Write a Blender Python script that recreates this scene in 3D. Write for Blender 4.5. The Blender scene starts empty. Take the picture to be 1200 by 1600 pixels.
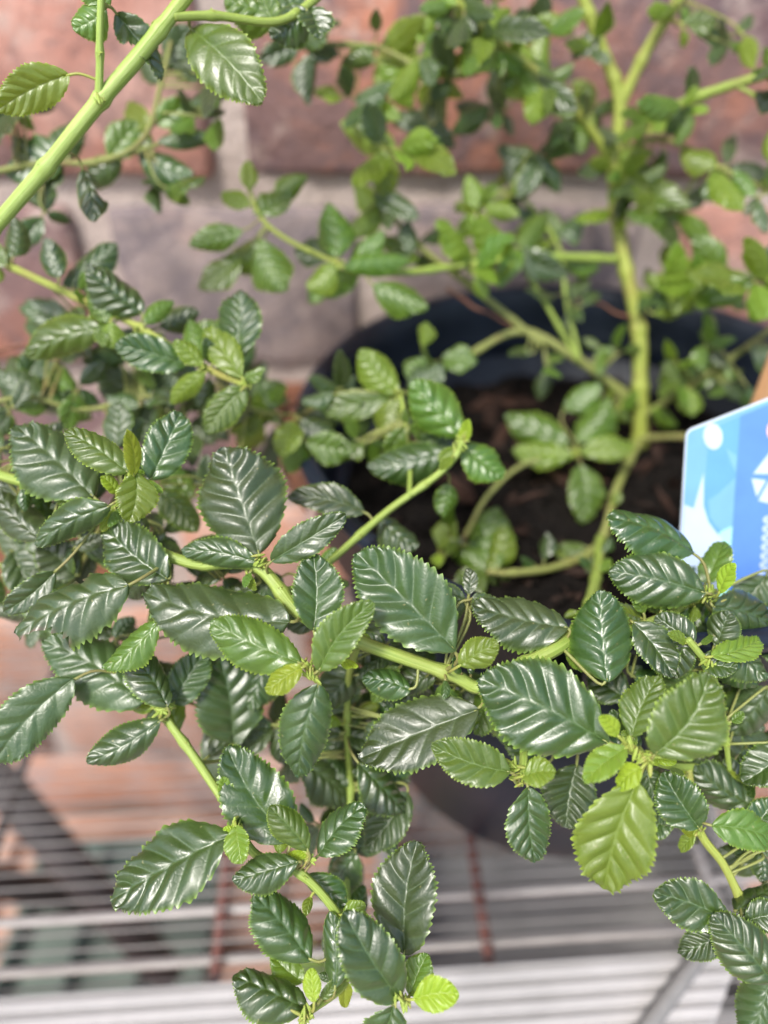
import bpy, bmesh, math, random
import numpy as np
from mathutils import Vector, Matrix, noise

scene = bpy.context.scene
COL = scene.collection
R = math.radians

# ------------------------------------------------------------------ camera
CAM = Vector((0.0, 0.0, 0.55))
PITCH = R(40.0)
F = 1177.0                                   # focal length in pixels of the 1200 x 1600 photograph
FWD = Vector((0, math.cos(PITCH), -math.sin(PITCH)))
UPV = Vector((0, math.sin(PITCH), math.cos(PITCH)))
RGT = Vector((1, 0, 0))
cam_data = bpy.data.cameras.new('camera')
cam = bpy.data.objects.new('camera', cam_data)
COL.objects.link(cam)
cam.location = CAM
cam.rotation_euler = (R(90) - PITCH, 0, 0)
cam_data.sensor_fit = 'VERTICAL'
cam_data.sensor_height = 36.0
cam_data.lens = F / 1600 * 36.0
cam_data.clip_start = 0.01
cam_data.clip_end = 100
cam_data.dof.use_dof = True
cam_data.dof.focus_distance = 0.150
cam_data.dof.aperture_fstop = 5.2
scene.camera = cam

# ------------------------------------------------------------------ light
SUN_EL, SUN_AZ = R(57), R(210)               # azimuth clockwise from +y: behind the camera, from the left
world = bpy.data.worlds.new('World')
scene.world = world
world.use_nodes = True
wn = world.node_tree
sky = wn.nodes.new('ShaderNodeTexSky')
sky.sky_type = 'NISHITA'
sky.sun_disc = False
sky.sun_elevation = SUN_EL
sky.sun_rotation = SUN_AZ
sky.air_density = 1.0
sky.dust_density = 3.0
bg = wn.nodes['Background']
bg.inputs['Strength'].default_value = 0.125
wn.links.new(sky.outputs[0], bg.inputs['Color'])
sun_data = bpy.data.lights.new('sun', 'SUN')
sun_data.energy = 2.1
sun_data.angle = R(10)
sun_data.color = (1.0, 0.965, 0.91)
sun = bpy.data.objects.new('sun', sun_data)
COL.objects.link(sun)
sdir = Vector((math.sin(SUN_AZ) * math.cos(SUN_EL), math.cos(SUN_AZ) * math.cos(SUN_EL), math.sin(SUN_EL)))
sun.rotation_euler = sdir.to_track_quat('Z', 'Y').to_euler()
sun.location = (-0.6, -0.8, 1.8)
scene.view_settings.view_transform = 'Standard'
scene.view_settings.look = 'None'
scene.view_settings.exposure = 1.02
scene.view_settings.gamma = 1.0

# ------------------------------------------------------------------ helpers
def at(px, py, mm):
    """point of the place seen at photo pixel (px, py), mm millimetres along the optical axis"""
    z = mm / 1000.0
    return CAM + FWD * z + RGT * ((px - 600) / F * z) + UPV * ((800 - py) / F * z)

WPOS = {}
def link(name, data, parent=None, loc=Vector((0, 0, 0)), rot=None):
    """loc is a world position; parents are never rotated"""
    o = bpy.data.objects.new(name, data)
    COL.objects.link(o)
    loc = Vector(loc)
    WPOS[o.name] = loc
    if parent is not None:
        o.parent = parent
        o.location = loc - WPOS[parent.name]
    else:
        o.location = loc
    if rot is not None:
        o.rotation_mode = 'QUATERNION'
        o.rotation_quaternion = rot
    return o

def tag(o, label=None, cat=None, group=None, kind=None):
    if label: o['label'] = label
    if cat: o['category'] = cat
    if group: o['group'] = group
    if kind: o['kind'] = kind
    return o

def mesh_from(name, verts, faces, mats, smooth=True, midx=None):
    me = bpy.data.meshes.new(name)
    me.from_pydata([tuple(v) for v in verts], [], faces)
    for m in (mats if isinstance(mats, (list, tuple)) else [mats]):
        me.materials.append(m)
    if smooth:
        me.polygons.foreach_set('use_smooth', [True] * len(me.polygons))
    if midx is not None:
        me.polygons.foreach_set('material_index', midx)
    me.update()
    return me

def catmull(pts, n):
    """pts: list of tuples; returns resampled array"""
    P = np.array(pts, float)
    if len(P) == 2:
        t = np.linspace(0, 1, n + 1)[:, None]
        return P[0] * (1 - t) + P[1] * t
    Q = np.vstack([2 * P[0] - P[1], P, 2 * P[-1] - P[-2]])
    out = []
    for i in range(1, len(Q) - 2):
        p0, p1, p2, p3 = Q[i - 1], Q[i], Q[i + 1], Q[i + 2]
        for k in range(n):
            t = k / n
            out.append(0.5 * ((2 * p1) + (-p0 + p2) * t + (2 * p0 - 5 * p1 + 4 * p2 - p3) * t * t + (-p0 + 3 * p1 - 3 * p2 + p3) * t ** 3))
    out.append(Q[-2])
    return np.array(out)

def tube(path, rad, sides=10, ridge=0.0, cap=True):
    """path (n,3), rad (n,) -> verts, faces"""
    n = len(path)
    V, Fc = [], []
    d = np.gradient(path, axis=0)
    d /= np.linalg.norm(d, axis=1)[:, None] + 1e-12
    u = np.cross(d[0], [0.3, 0.2, 0.9]); u /= np.linalg.norm(u)
    for i in range(n):
        u = u - d[i] * np.dot(u, d[i]); u /= np.linalg.norm(u)
        v = np.cross(d[i], u)
        for k in range(sides):
            a = 2 * math.pi * k / sides
            r = rad[i] * (1 + (ridge if k % 2 else -ridge))
            V.append(path[i] + r * (math.cos(a) * u + math.sin(a) * v))
    for i in range(n - 1):
        for k in range(sides):
            k2 = (k + 1) % sides
            Fc.append((i * sides + k, i * sides + k2, (i + 1) * sides + k2, (i + 1) * sides + k))
    if cap:
        Fc.append(tuple(reversed(range(sides))))
        Fc.append(tuple((n - 1) * sides + k for k in range(sides)))
    return V, Fc

# ------------------------------------------------------------------ materials
class NT:
    def __init__(self, name):
        self.m = bpy.data.materials.new(name)
        self.m.use_nodes = True
        self.t = self.m.node_tree
        self.p = self.t.nodes['Principled BSDF']
        self.out = self.t.nodes['Material Output']
    def n(self, typ, **kw):
        nd = self.t.nodes.new(typ)
        for k, v in kw.items(): setattr(nd, k, v)
        return nd
    def l(self, a, b): self.t.links.new(a, b)
    def set(self, **kw):
        for k, v in kw.items():
            self.p.inputs[k.replace('_', ' ')].default_value = v
    def noise(self, scale, detail=4, rough=0.55, coord=None, dist=0.0):
        nd = self.n('ShaderNodeTexNoise')
        nd.inputs['Scale'].default_value = scale
        nd.inputs['Detail'].default_value = detail
        nd.inputs['Roughness'].default_value = rough
        nd.inputs['Distortion'].default_value = dist
        if coord is not None: self.l(coord, nd.inputs['Vector'])
        return nd.outputs['Fac']
    def ramp(self, fac, stops):
        nd = self.n('ShaderNodeValToRGB')
        e = nd.color_ramp.elements
        while len(e) < len(stops): e.new(0.5)
        for i, (p, c) in enumerate(stops):
            e[i].position = p
            e[i].color = (c[0], c[1], c[2], 1) if hasattr(c, '__len__') else (c, c, c, 1)
        self.l(fac, nd.inputs['Fac'])
        return nd.outputs['Color']
    def mix(self, fac, a, b, blend='MIX'):
        nd = self.n('ShaderNodeMix', data_type='RGBA', blend_type=blend)
        ins = [s for s in nd.inputs if s.enabled]
        for s, v in zip(ins, (fac, a, b)):
            if hasattr(v, 'is_output') or isinstance(v, bpy.types.NodeSocket): self.l(v, s)
            elif isinstance(v, (int, float)): s.default_value = v
            else: s.default_value = (v[0], v[1], v[2], 1)
        return [s for s in nd.outputs if s.enabled][0]
    def math(self, op, a, b=0.0):
        nd = self.n('ShaderNodeMath', operation=op)
        for s, v in zip(nd.inputs, (a, b)):
            if isinstance(v, bpy.types.NodeSocket): self.l(v, s)
            else: s.default_value = v
        return nd.outputs[0]
    def bump(self, height, strength, dist=0.001, prev=None):
        nd = self.n('ShaderNodeBump')
        nd.inputs['Strength'].default_value = strength
        nd.inputs['Distance'].default_value = dist
        self.l(height, nd.inputs['Height'])
        if prev is not None: self.l(prev, nd.inputs['Normal'])
        return nd.outputs['Normal']
    def obj(self): return self.n('ShaderNodeTexCoord').outputs['Object']
    def uv(self): return self.n('ShaderNodeTexCoord').outputs['UV']
    def attr(self, name):
        return self.n('ShaderNodeAttribute', attribute_name=name).outputs['Fac']

def leaf_material(name, dark, light, veincol, rimcol, under, rough, transl, tcol, spec=0.5, coat=0.0):
    k = NT(name)
    uv = k.uv()
    rnd = k.attr('rnd')                          # one value per leaf
    n1 = k.noise(160, 3, 0.6, uv)
    base = k.mix(k.ramp(n1, [(0.3, 0), (0.75, 1)]), dark, light)
    hsv = k.n('ShaderNodeHueSaturation')
    k.l(k.math('ADD', k.math('MULTIPLY', rnd, 0.040), 0.464), hsv.inputs['Hue'])
    k.l(k.math('ADD', k.math('MULTIPLY', rnd, 0.65), 0.66), hsv.inputs['Value'])
    k.l(base, hsv.inputs['Color'])
    c = k.mix(k.math('MULTIPLY', k.attr('vein'), 0.35), hsv.outputs['Color'], veincol)
    c = k.mix(k.math('MULTIPLY', k.attr('rim'), 0.9), c, rimcol)
    film = k.ramp(k.noise(55, 4, 0.65, uv, 0.6), [(0.42, 0), (0.66, 1)])
    c = k.mix(k.math('MULTIPLY', k.math('SUBTRACT', 1.0, k.attr('along')), 0.22), c, veincol)
    spots = k.ramp(k.noise(900, 1, 0.5, uv), [(0.73, 0), (0.77, 1)])
    c = k.mix(k.math('MULTIPLY', spots, 0.5), c, (0.30, 0.28, 0.12))
    burn = k.attr('burn')
    c = k.mix(burn, c, (0.13, 0.075, 0.05))
    geo = k.n('ShaderNodeNewGeometry')
    cu = k.mix(k.math('MULTIPLY', k.attr('vein'), 0.7), under, tuple(min(1, x * 1.5) for x in under))
    col = k.mix(geo.outputs['Backfacing'], c, cu)
    k.l(col, k.p.inputs['Base Color'])
    rr = k.math('ADD', k.math('MULTIPLY', k.noise(500, 2, 0.5, uv), 0.16), rough - 0.08)
    rr = k.math('ADD', rr, k.math('MULTIPLY', film, 0.20))
    rr = k.math('ADD', rr, k.math('MULTIPLY', geo.outputs['Backfacing'], 0.25))
    k.l(rr, k.p.inputs['Roughness'])
    k.set(Specular_IOR_Level=spec)
    k.p.inputs['Coat Weight'].default_value = coat
    k.p.inputs['Coat IOR'].default_value = 1.5
    k.p.inputs['Coat Roughness'].default_value = 0.31
    # net veins and leathery relief
    vor = k.n('ShaderNodeTexVoronoi', feature='DISTANCE_TO_EDGE')
    vor.inputs['Scale'].default_value = 750
    k.l(uv, vor.inputs['Vector'])
    vh = k.ramp(vor.outputs['Distance'], [(0.0, 0), (0.18, 1)])
    nb = k.bump(vh, 0.24, 0.00012)
    nb = k.bump(k.noise(900, 3, 0.6, uv), 0.30, 0.00016, nb)
    k.l(nb, k.p.inputs['Normal'])
    tr = k.n('ShaderNodeBsdfTranslucent')
    k.l(k.mix(k.math('MULTIPLY', k.attr('vein'), 0.5), tcol, tuple(x * 0.6 for x in tcol)), tr.inputs['Color'])
    ms = k.n('ShaderNodeMixShader')
    ms.inputs['Fac'].default_value = transl
    k.l(k.p.outputs[0], ms.inputs[1]); k.l(tr.outputs[0], ms.inputs[2])
    k.l(ms.outputs[0], k.out.inputs['Surface'])
    return k.m

LEAF = {
    'd': leaf_material('leaf_mature', (0.014, 0.046, 0.007), (0.030, 0.078, 0.012), (0.09, 0.16, 0.035), (0.30, 0.48, 0.05), (0.10, 0.14, 0.07), 0.35, 0.15, (0.18, 0.38, 0.03), 0.85, 0.6),
    'k': leaf_material('leaf_mature_dull', (0.020, 0.052, 0.010), (0.038, 0.078, 0.017), (0.09, 0.14, 0.045), (0.26, 0.42, 0.05), (0.11, 0.14, 0.08), 0.39, 0.13, (0.16, 0.30, 0.03), 0.8, 0.5),
    'm': leaf_material('leaf_green', (0.044, 0.112, 0.009), (0.084, 0.172, 0.019), (0.17, 0.27, 0.06), (0.44, 0.62, 0.07), (0.15, 0.22, 0.09), 0.36, 0.28, (0.32, 0.56, 0.03), 0.8, 0.5),
    'b': leaf_material('leaf_fresh', (0.094, 0.178, 0.015), (0.165, 0.270, 0.032), (0.27, 0.39, 0.08), (0.50, 0.66, 0.08), (0.20, 0.30, 0.09), 0.33, 0.38, (0.46, 0.68, 0.06), 0.65, 0.35),
    'l': leaf_material('leaf_new', (0.17, 0.30, 0.014), (0.27, 0.42, 0.028), (0.36, 0.46, 0.08), (0.52, 0.66, 0.10), (0.30, 0.40, 0.10), 0.38, 0.34, (0.55, 0.70, 0.06), 0.5, 0.2),
}

def stem_material(name, a, b, c3):
    k = NT(name)
    uv = k.uv()
    mp = k.n('ShaderNodeMapping'); mp.inputs['Scale'].default_value = (16, 3.5, 1)
    k.l(uv, mp.inputs['Vector'])
    st = k.noise(1.0, 4, 0.6, mp.outputs[0])
    ob = k.obj()
    col = k.mix(k.ramp(st, [(0.35, 0), (0.65, 1)]), a, b)
    col = k.mix(k.ramp(k.noise(70, 3, 0.6, ob), [(0.52, 0), (0.72, 0.8)]), col, c3)
    k.l(col, k.p.inputs['Base Color'])
    k.set(Roughness=0.45, Specular_IOR_Level=0.4)
    k.p.inputs['Subsurface Weight'].default_value = 0.1
    k.p.inputs['Subsurface Radius'].default_value = (0.6, 0.8, 0.2)
    k.p.inputs['Subsurface Scale'].default_value = 0.001
    k.l(k.bump(st, 0.5, 0.0006), k.p.inputs['Normal'])
    return k.m

STEM = {
    'g': stem_material('stem_green', (0.20, 0.29, 0.045), (0.33, 0.42, 0.10), (0.25, 0.27, 0.07)),
    'y': stem_material('stem_yellow_green', (0.23, 0.29, 0.045), (0.36, 0.40, 0.09), (0.27, 0.21, 0.07)),
    'v': stem_material('stem_lime', (0.24, 0.37, 0.055), (0.40, 0.52, 0.15), (0.31, 0.42, 0.08)),
    'b': stem_material('stem_brownish', (0.19, 0.22, 0.06), (0.28, 0.30, 0.10), (0.20, 0.13, 0.06)),
    't': stem_material('twig_dry', (0.16, 0.07, 0.045), (0.24, 0.11, 0.07), (0.11, 0.06, 0.045)),
}
def bud_material():
    k = NT('bud_scale')
    ob = k.obj()
    k.l(k.mix(k.ramp(k.noise(700, 3, 0.6, ob), [(0.5, 0), (0.72, 1)]), (0.27, 0.36, 0.06), (0.30, 0.24, 0.08)), k.p.inputs['Base Color'])
    k.set(Roughness=0.6)
    k.l(k.bump(k.noise(1500, 3, 0.6, ob), 0.4, 0.0003), k.p.inputs['Normal'])
    return k.m
BUD = bud_material()

def brick_material(name, stops, stain):
    k = NT(name)
    ob = k.n('ShaderNodeTexCoord').outputs['Object']
    info = k.n('ShaderNodeObjectInfo')
    add = k.n('ShaderNodeVectorMath', operation='ADD')
    sc = k.n('ShaderNodeVectorMath', operation='SCALE'); sc.inputs['Scale'].default_value = 7.0
    cmb = k.n('ShaderNodeCombineXYZ')
    k.l(info.outputs['Random'], cmb.inputs[0]); k.l(info.outputs['Random'], cmb.inputs[2])
    k.l(cmb.outputs[0], sc.inputs[0]); k.l(ob, add.inputs[0]); k.l(sc.outputs[0], add.inputs[1])
    co = add.outputs[0]
    col = k.ramp(k.noise(17, 5, 0.62, co, 0.8), stops)
    st = k.ramp(k.noise(30, 5, 0.7, co, 1.2), [(0.46, 0), (0.62, 1)])
    col = k.mix(k.math('MULTIPLY', st, 0.85), col, stain)
    pale = k.ramp(k.noise(48, 4, 0.7, co, 0.6), [(0.53, 0), (0.68, 1)])
    col = k.mix(k.math('MULTIPLY', pale, 0.65), col, (0.48, 0.38, 0.33))
    k.l(col, k.p.inputs['Base Color'])
    k.set(Roughness=0.85, Specular_IOR_Level=0.25)
    nb = k.bump(k.noise(90, 6, 0.7, co), 0.7, 0.004)
    nb = k.bump(k.noise(600, 3, 0.6, co), 0.4, 0.001, nb)
    k.l(nb, k.p.inputs['Normal'])
    return k.m
BRICK = {
    'red': brick_material('brick_red', [(0.30, (0.25, 0.115, 0.09)), (0.50, (0.44, 0.22, 0.17)), (0.72, (0.56, 0.34, 0.28))], (0.19, 0.125, 0.12)),
    'orange': brick_material('brick_orange', [(0.30, (0.42, 0.19, 0.115)), (0.50, (0.54, 0.27, 0.175)), (0.70, (0.58, 0.40, 0.33))], (0.40, 0.31, 0.29)),
    'shaded': brick_material('brick_orange_shaded', [(0.30, (0.16, 0.06, 0.035)), (0.50, (0.28, 0.115, 0.06)), (0.74, (0.42, 0.20, 0.12))], (0.10, 0.06, 0.05)),  # orange brick darkened: shade low on the wall put into its colour
    'dark': brick_material('brick_purplish', [(0.30, (0.15, 0.095, 0.10)), (0.48, (0.22, 0.135, 0.125)), (0.68, (0.46, 0.20, 0.13))], (0.13, 0.10, 0.11)),
    'grey': brick_material('brick_grey', [(0.30, (0.16, 0.135, 0.14)), (0.50, (0.30, 0.24, 0.225)), (0.72, (0.42, 0.29, 0.245))], (0.13, 0.11, 0.125)),
}
def simple(name, a, b, scale, rough, bumpscale=None, bumpstr=0.3, dist=0.001, spec=0.4, metal=0.0):
    k = NT(name)
    ob = k.obj()
    k.l(k.mix(k.ramp(k.noise(scale, 5, 0.62, ob), [(0.3, 0), (0.7, 1)]), a, b), k.p.inputs['Base Color'])
    k.set(Roughness=rough, Specular_IOR_Level=spec, Metallic=metal)
    if bumpscale:
        k.l(k.bump(k.noise(bumpscale, 5, 0.65, ob), bumpstr, dist), k.p.inputs['Normal'])
    return k.m
MORTAR = simple('mortar', (0.40, 0.325, 0.285), (0.56, 0.47, 0.425), 30, 0.95, 260, 0.8, 0.003, 0.2)
POTM = simple('pot_plastic', (0.007, 0.011, 0.021), (0.012, 0.018, 0.032), 25, 0.40, 500, 0.12, 0.0006)
SOILM = simple('soil', (0.004, 0.003, 0.0026), (0.012, 0.009, 0.007), 160, 0.95, 350, 1.0, 0.004, 0.2)
CHIPM = simple('bark_chip', (0.012, 0.008, 0.006), (0.05, 0.026, 0.018), 60, 0.85, 400, 0.6, 0.001, 0.3)
CHIPR = simple('bark_reddish', (0.016, 0.009, 0.007), (0.065, 0.031, 0.02), 90, 0.85, 400, 0.6, 0.001, 0.3)
WIREM = simple('wire_coating', (0.19, 0.18, 0.175), (0.29, 0.28, 0.27), 50, 0.45, 300, 0.2, 0.0005, 0.5)
BARM = simple('bar_coating', (0.34, 0.32, 0.31), (0.48, 0.46, 0.45), 50, 0.45, 300, 0.2, 0.0005, 0.5)
RUSTM = simple('wire_rust', (0.14, 0.055, 0.045), (0.21, 0.11, 0.095), 60, 0.8, 400, 0.6, 0.001, 0.3)
DARKW = simple('dark_steel', (0.03, 0.028, 0.03), (0.07, 0.06, 0.06), 40, 0.55, 300, 0.3, 0.0006)
PAVEM = simple('concrete_paver', (0.46, 0.38, 0.35), (0.62, 0.54, 0.50), 16, 0.9, 180, 0.7, 0.003, 0.25)
PAVER = simple('clay_paver', (0.38, 0.22, 0.16), (0.52, 0.36, 0.29), 18, 0.9, 180, 0.7, 0.003, 0.25)
GROUND = simple('sandy_joint', (0.24, 0.20, 0.17), (0.36, 0.31, 0.27), 40, 0.95, 200, 0.9, 0.004, 0.2)
RODM = simple('rod_and_shadow_grey', (0.20, 0.195, 0.19), (0.30, 0.29, 0.28), 40, 0.6, 300, 0.3, 0.0005)  # this grey also colours the bar that stands for a shadow
BOARDM = simple('weathered_board', (0.33, 0.32, 0.315), (0.47, 0.455, 0.45), 18, 0.6, 240, 0.3, 0.0008, 0.4)
TRAYM = simple('tray_plastic', (0.13, 0.175, 0.15), (0.19, 0.24, 0.205), 20, 0.5, 200, 0.2, 0.001)
CRATEM = simple('crate_plastic', (0.19, 0.19, 0.185), (0.29, 0.285, 0.28), 20, 0.55, 200, 0.2, 0.001)

# ------------------------------------------------------------------ brick wall
WALL_Y = 0.30
rng = random.Random(5)
def brick_variant(w, h, d, seed):
    bm = bmesh.new()
    bmesh.ops.create_cube(bm, size=1)
    bmesh.ops.scale(bm, vec=(w, d, h), verts=bm.verts)
    bmesh.ops.subdivide_edges(bm, edges=[e for e in bm.edges if abs((e.verts[0].co - e.verts[1].co).x) > w * 0.5], cuts=5, use_grid_fill=True)
    bmesh.ops.bevel(bm, geom=[e for e in bm.edges if e.is_manifold and e.calc_face_angle() > 1.0], offset=0.0035, segments=2, affect='EDGES', profile=0.5)
    for v in bm.verts:
        p = v.co * 38 + Vector((seed * 9.1, seed * 3.3, 0))
        v.co += Vector((noise.noise(p), noise.noise(p + Vector((7, 0, 0))) * 0.8, noise.noise(p + Vector((0, 9, 0))))) * 0.0042
    me = bpy.data.meshes.new('brick')
    bm.to_mesh(me); bm.free()
    me.polygons.foreach_set('use_smooth', [True] * len(me.polygons))
    return me
wall = link('brick_wall', None, None, (0, WALL_Y, 0))
tag(wall, 'old red and purplish brick wall with thick beige mortar joints behind the potted shrub', 'wall')
COURSE, JOINT = 0.078, 0.0115
BH = COURSE - JOINT
JZ0 = 0.4575                                   # height of the mortar joint seen in the upper third of the photograph
top_joint_index = 5
variants = {}
for kind, w in (('stretcher', 0.212), ('header', 0.0985)):
    for s in range(4):
        for mk in BRICK:
            me = brick_variant(w, BH, 0.10, s + (10 if kind == 'header' else 0))
            me.materials.append(BRICK[mk])
            variants[(kind, s, mk)] = me
def brick(kind, x, z, mk):
    me = variants[(kind, rng.randrange(4), mk)]
    o = link('brick', me, wall, (x, WALL_Y + 0.05 + rng.uniform(-0.0015, 0.002), z))
    o.rotation_euler = (rng.uniform(-.006, .006), rng.uniform(-.004, .004), rng.uniform(-.008, .008))
    if rng.random() < 0.5: o.rotation_euler.z += math.pi
zs = [JZ0 + COURSE / 2 + i * COURSE for i in range(-6, 8)]
xj = (367 - 600) / F * 0.288                    # joint right above
xj2 = (142 - 600) / F * 0.30
for i, z in enumerate(zs):
    if z < 0: continue
    if i % 2 == 0:                              # stretcher course
        x0 = xj
        for n in range(-4, 4):
            cx = x0 + 0.1125 + n * 0.225
            mk = rng.choice(['red', 'red', 'orange', 'dark'])
            if i == 6: mk = {-1: 'red', 0: 'dark', -2: 'orange'}.get(n, 'red')
            if i == 4: mk = rng.choice(['dark', 'shaded', 'dark'])  # darker bricks picked to carry the shade behind the plant
            if i == 2: mk = rng.choice(['shaded', 'shaded', 'orange'])
            if i == 0: mk = 'orange'  # bright orange picked to stand for sunlight at the wall foot
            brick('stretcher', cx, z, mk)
    else:                                       # header course
        for n in range(-8, 8):
            cx = xj2 + 0.05625 + n * 0.1125
            mk = rng.choice(['grey', 'dark', 'red', 'grey'])
            if i == 5: mk = {-1: 'dark', 0: 'grey', 1: 'grey', 2: 'red', 3: 'red'}.get(n, 'grey')
            if i <= 3: mk = rng.choice(['shaded', 'orange', 'shaded', 'dark'])  # mostly darkened bricks: shade below the shelf put into their colour
            if i == 1: mk = rng.choice(['orange', 'shaded'])  # sun patches and shade put into the choice of brick
            brick('header', cx, z, mk)
# mortar bed: a rough slab, its face 5 mm behind the brick faces
def mortar_slab():
    nx, nz = 160, 110
    V, Fc = [], []
    for j in range(nz + 1):
        for i in range(nx + 1):
            x = -0.93 + 1.86 * i / nx; z = 0.0 + 1.07 * j / nz
            V.append((x, 0.0045 + 0.0025 * noise.noise(Vector((x * 60, z * 60, 3))), z))
    n = len(V)
    for j in range(nz):
        for i in range(nx):
            a = j * (nx + 1) + i
            Fc.append((a, a + 1, a + nx + 2, a + nx + 1))
    V += [(-0.93, 0.11, 0), (0.93, 0.11, 0), (0.93, 0.11, 1.07), (-0.93, 0.11, 1.07)]
    Fc += [(n + 1, n, n + 3, n + 2), (0, nz * (nx + 1), n + 3, n), (n + 1, n + 2, nz * (nx + 1) + nx, nx), (nz * (nx + 1), nz * (nx + 1) + nx, n + 2, n + 3)]
    return mesh_from('mortar', V, Fc, MORTAR)
link('mortar', mortar_slab(), wall, (0, WALL_Y, 0))

# ------------------------------------------------------------------ ground
gm = mesh_from('ground', [(-3, -3, 0), (3, -3, 0), (3, 1.2, 0), (-3, 1.2, 0)], [(0, 1, 2, 3)], GROUND, False)
ground = link('ground', gm, None, (0, 0, -0.012))
tag(ground, kind='structure')
pav = link('paving', None, None, (0, 0, 0))
tag(pav, kind='structure')
def paver_mesh(mat, seed):
    bm = bmesh.new()
    bmesh.ops.create_cube(bm, size=1)
    bmesh.ops.scale(bm, vec=(0.192, 0.092, 0.05), verts=bm.verts)
    bmesh.ops.bevel(bm, geom=list(bm.edges), offset=0.004, segments=1, affect='EDGES')
    for v in bm.verts:
        v.co += Vector((noise.noise(v.co * 31 + Vector((seed, 0, 0))), noise.noise(v.co * 29 + Vector((0, seed, 0))), 0)) * 0.002
    me = bpy.data.meshes.new('paver'); bm.to_mesh(me); bm.free()
    me.materials.append(mat)
    return me
pms = [paver_mesh(m, s) for s, m in enumerate((PAVEM, PAVER, PAVEM, PAVER, PAVEM))]
for r_ in range(8):
    for c_ in range(-4, 5):
        link('paver', rng.choice(pms), pav, (c_ * 0.2 + (0.1 if r_ % 2 else 0) + 0.03, 0.25 - r_ * 0.1, -0.02 + rng.uniform(-.002, .002)))

# ------------------------------------------------------------------ wire shelf
SHELF_Z = 0.28
SROT = R(3.4)
shelf = link('wire_shelf', None, None, (0, 0.07, 0))
tag(shelf, 'pale wire shelf with rusty cross rods carrying the pot against the brick wall', 'shelf')
def srot(x, y, z): # shelf-local -> world
    c, s = math.cos(SROT), math.sin(SROT)
    return np.array((x * c - y * s, 0.07 + x * s + y * c, z))
def rod(name, a, b, r, mat, sides=8, n=1, loc=None, parent=None):
    a, b = np.array(a), np.array(b)
    mid = (a + b) / 2
    path = np.linspace(a, b, n + 1) - mid
    V, Fc = tube(path, np.full(n + 1, r), sides)
    return link(name, mesh_from(name, V, Fc, mat), parent or shelf, Vector(mid))
SX = 0.34
wire_me = None
yy = -0.20
while yy < 0.195:
    c = srot(0, yy, SHELF_Z - 0.00036)
    if wire_me is None:
        a = srot(-SX, 0, 0) - srot(0, 0, 0)
        V, Fc = tube(np.array([a, -a]), np.array([0.00036, 0.00036]), 7)
        wire_me = mesh_from('wire', V, Fc, WIREM)
    link('wire', wire_me, shelf, Vector(c))
    yy += 0.0053
for x in (-0.30, -0.222, -0.139, -0.0535, 0.036, 0.118, 0.21, 0.30):
    rod('cross_rod', srot(x, -0.205, SHELF_Z - 0.00275), srot(x, 0.195, SHELF_Z - 0.00275), 0.0020, RUSTM if abs(x) < 0.06 else BARM if x > 0 else DARKW)
for y, m in ((0.046, BARM), (0.030, BARM), (-0.205, WIREM), (0.198, WIREM)):
    rod('frame_bar', srot(-SX, y, SHELF_Z - 0.0066), srot(SX, y, SHELF_Z - 0.0066), 0.0017 , m)
for sx in (-1, 1):
    for y in (-0.205, 0.198):
        p = srot(sx * (SX - 0.01), y, 0)
        rod('leg', (p[0], p[1], 0.0), (p[0], p[1], SHELF_Z + 0.01), 0.006, DARKW, 10)
rod('brace', srot(-0.215, 0.165, 0.262), srot(-0.12, 0.10, 0.06), 0.010, DARKW, 8)
rod('brace', srot(-0.27, 0.10, 0.262), srot(-0.17, 0.15, 0.04), 0.009, DARKW, 8)

# grooved board on the front of the shelf
def grooved_board(w, d, t, pitch):
    prof = []
    n = int(d / pitch)
    for i in range(n):
        y0 = i * pitch
        prof += [(y0, t), (y0 + pitch * .55, t), (y0 + pitch * .68, t - .0024), (y0 + pitch * .90, t - .0024)]
    prof += [(n * pitch, t), (n * pitch, 0), (0, 0)]
    V, m = [], len(prof)
    xs = np.linspace(-w / 2, w / 2, 13)
    for i, x in enumerate(xs):
        for y, z in prof: V.append((x - max(0.0, (x + w / 2) / w) * 0.85 * (d - y), y - d, z))
    Fc = []
    for i in range(len(xs) - 1):
        for k in range(m):
            k2 = (k + 1) % m
            Fc.append((i * m + k, (i + 1) * m + k, (i + 1) * m + k2, i * m + k2))
    Fc.append(tuple(range(m))); Fc.append(tuple((len(xs) - 1) * m + k for k in reversed(range(m))))
    return mesh_from('board', V, Fc, BOARDM, False)
board = link('grooved_board', grooved_board(0.42, 0.042, 0.012, 0.0044), None, (-0.095, 0.0835, SHELF_Z + 0.0003))
board.rotation_euler.z = SROT
tag(board, 'pale weathered board with narrow parallel grooves lying on the front of the wire shelf', 'board')

for (xa, ya), (xb, yb), lb in (((-0.152, 0.0790), (-0.092, 0.036), 'left'), ((0.104, 0.096), (0.046, 0.044), 'right')):  # left is a rod; right is a bar added in place of a shadow
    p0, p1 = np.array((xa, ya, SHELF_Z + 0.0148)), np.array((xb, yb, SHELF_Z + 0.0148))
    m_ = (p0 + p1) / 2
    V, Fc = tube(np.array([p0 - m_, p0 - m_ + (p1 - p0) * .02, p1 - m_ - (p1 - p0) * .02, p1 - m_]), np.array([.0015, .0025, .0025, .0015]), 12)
    o = link('rod_and_shadow_bar', mesh_from('rod_and_shadow_bar', V, Fc, RODM), None, Vector(m_))
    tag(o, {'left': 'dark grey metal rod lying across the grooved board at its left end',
            'right': 'added grey bar standing in for a diagonal shadow across the grooved board close to its mitred end'}[lb], 'rod', 'rods lying on the grooved board')

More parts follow.
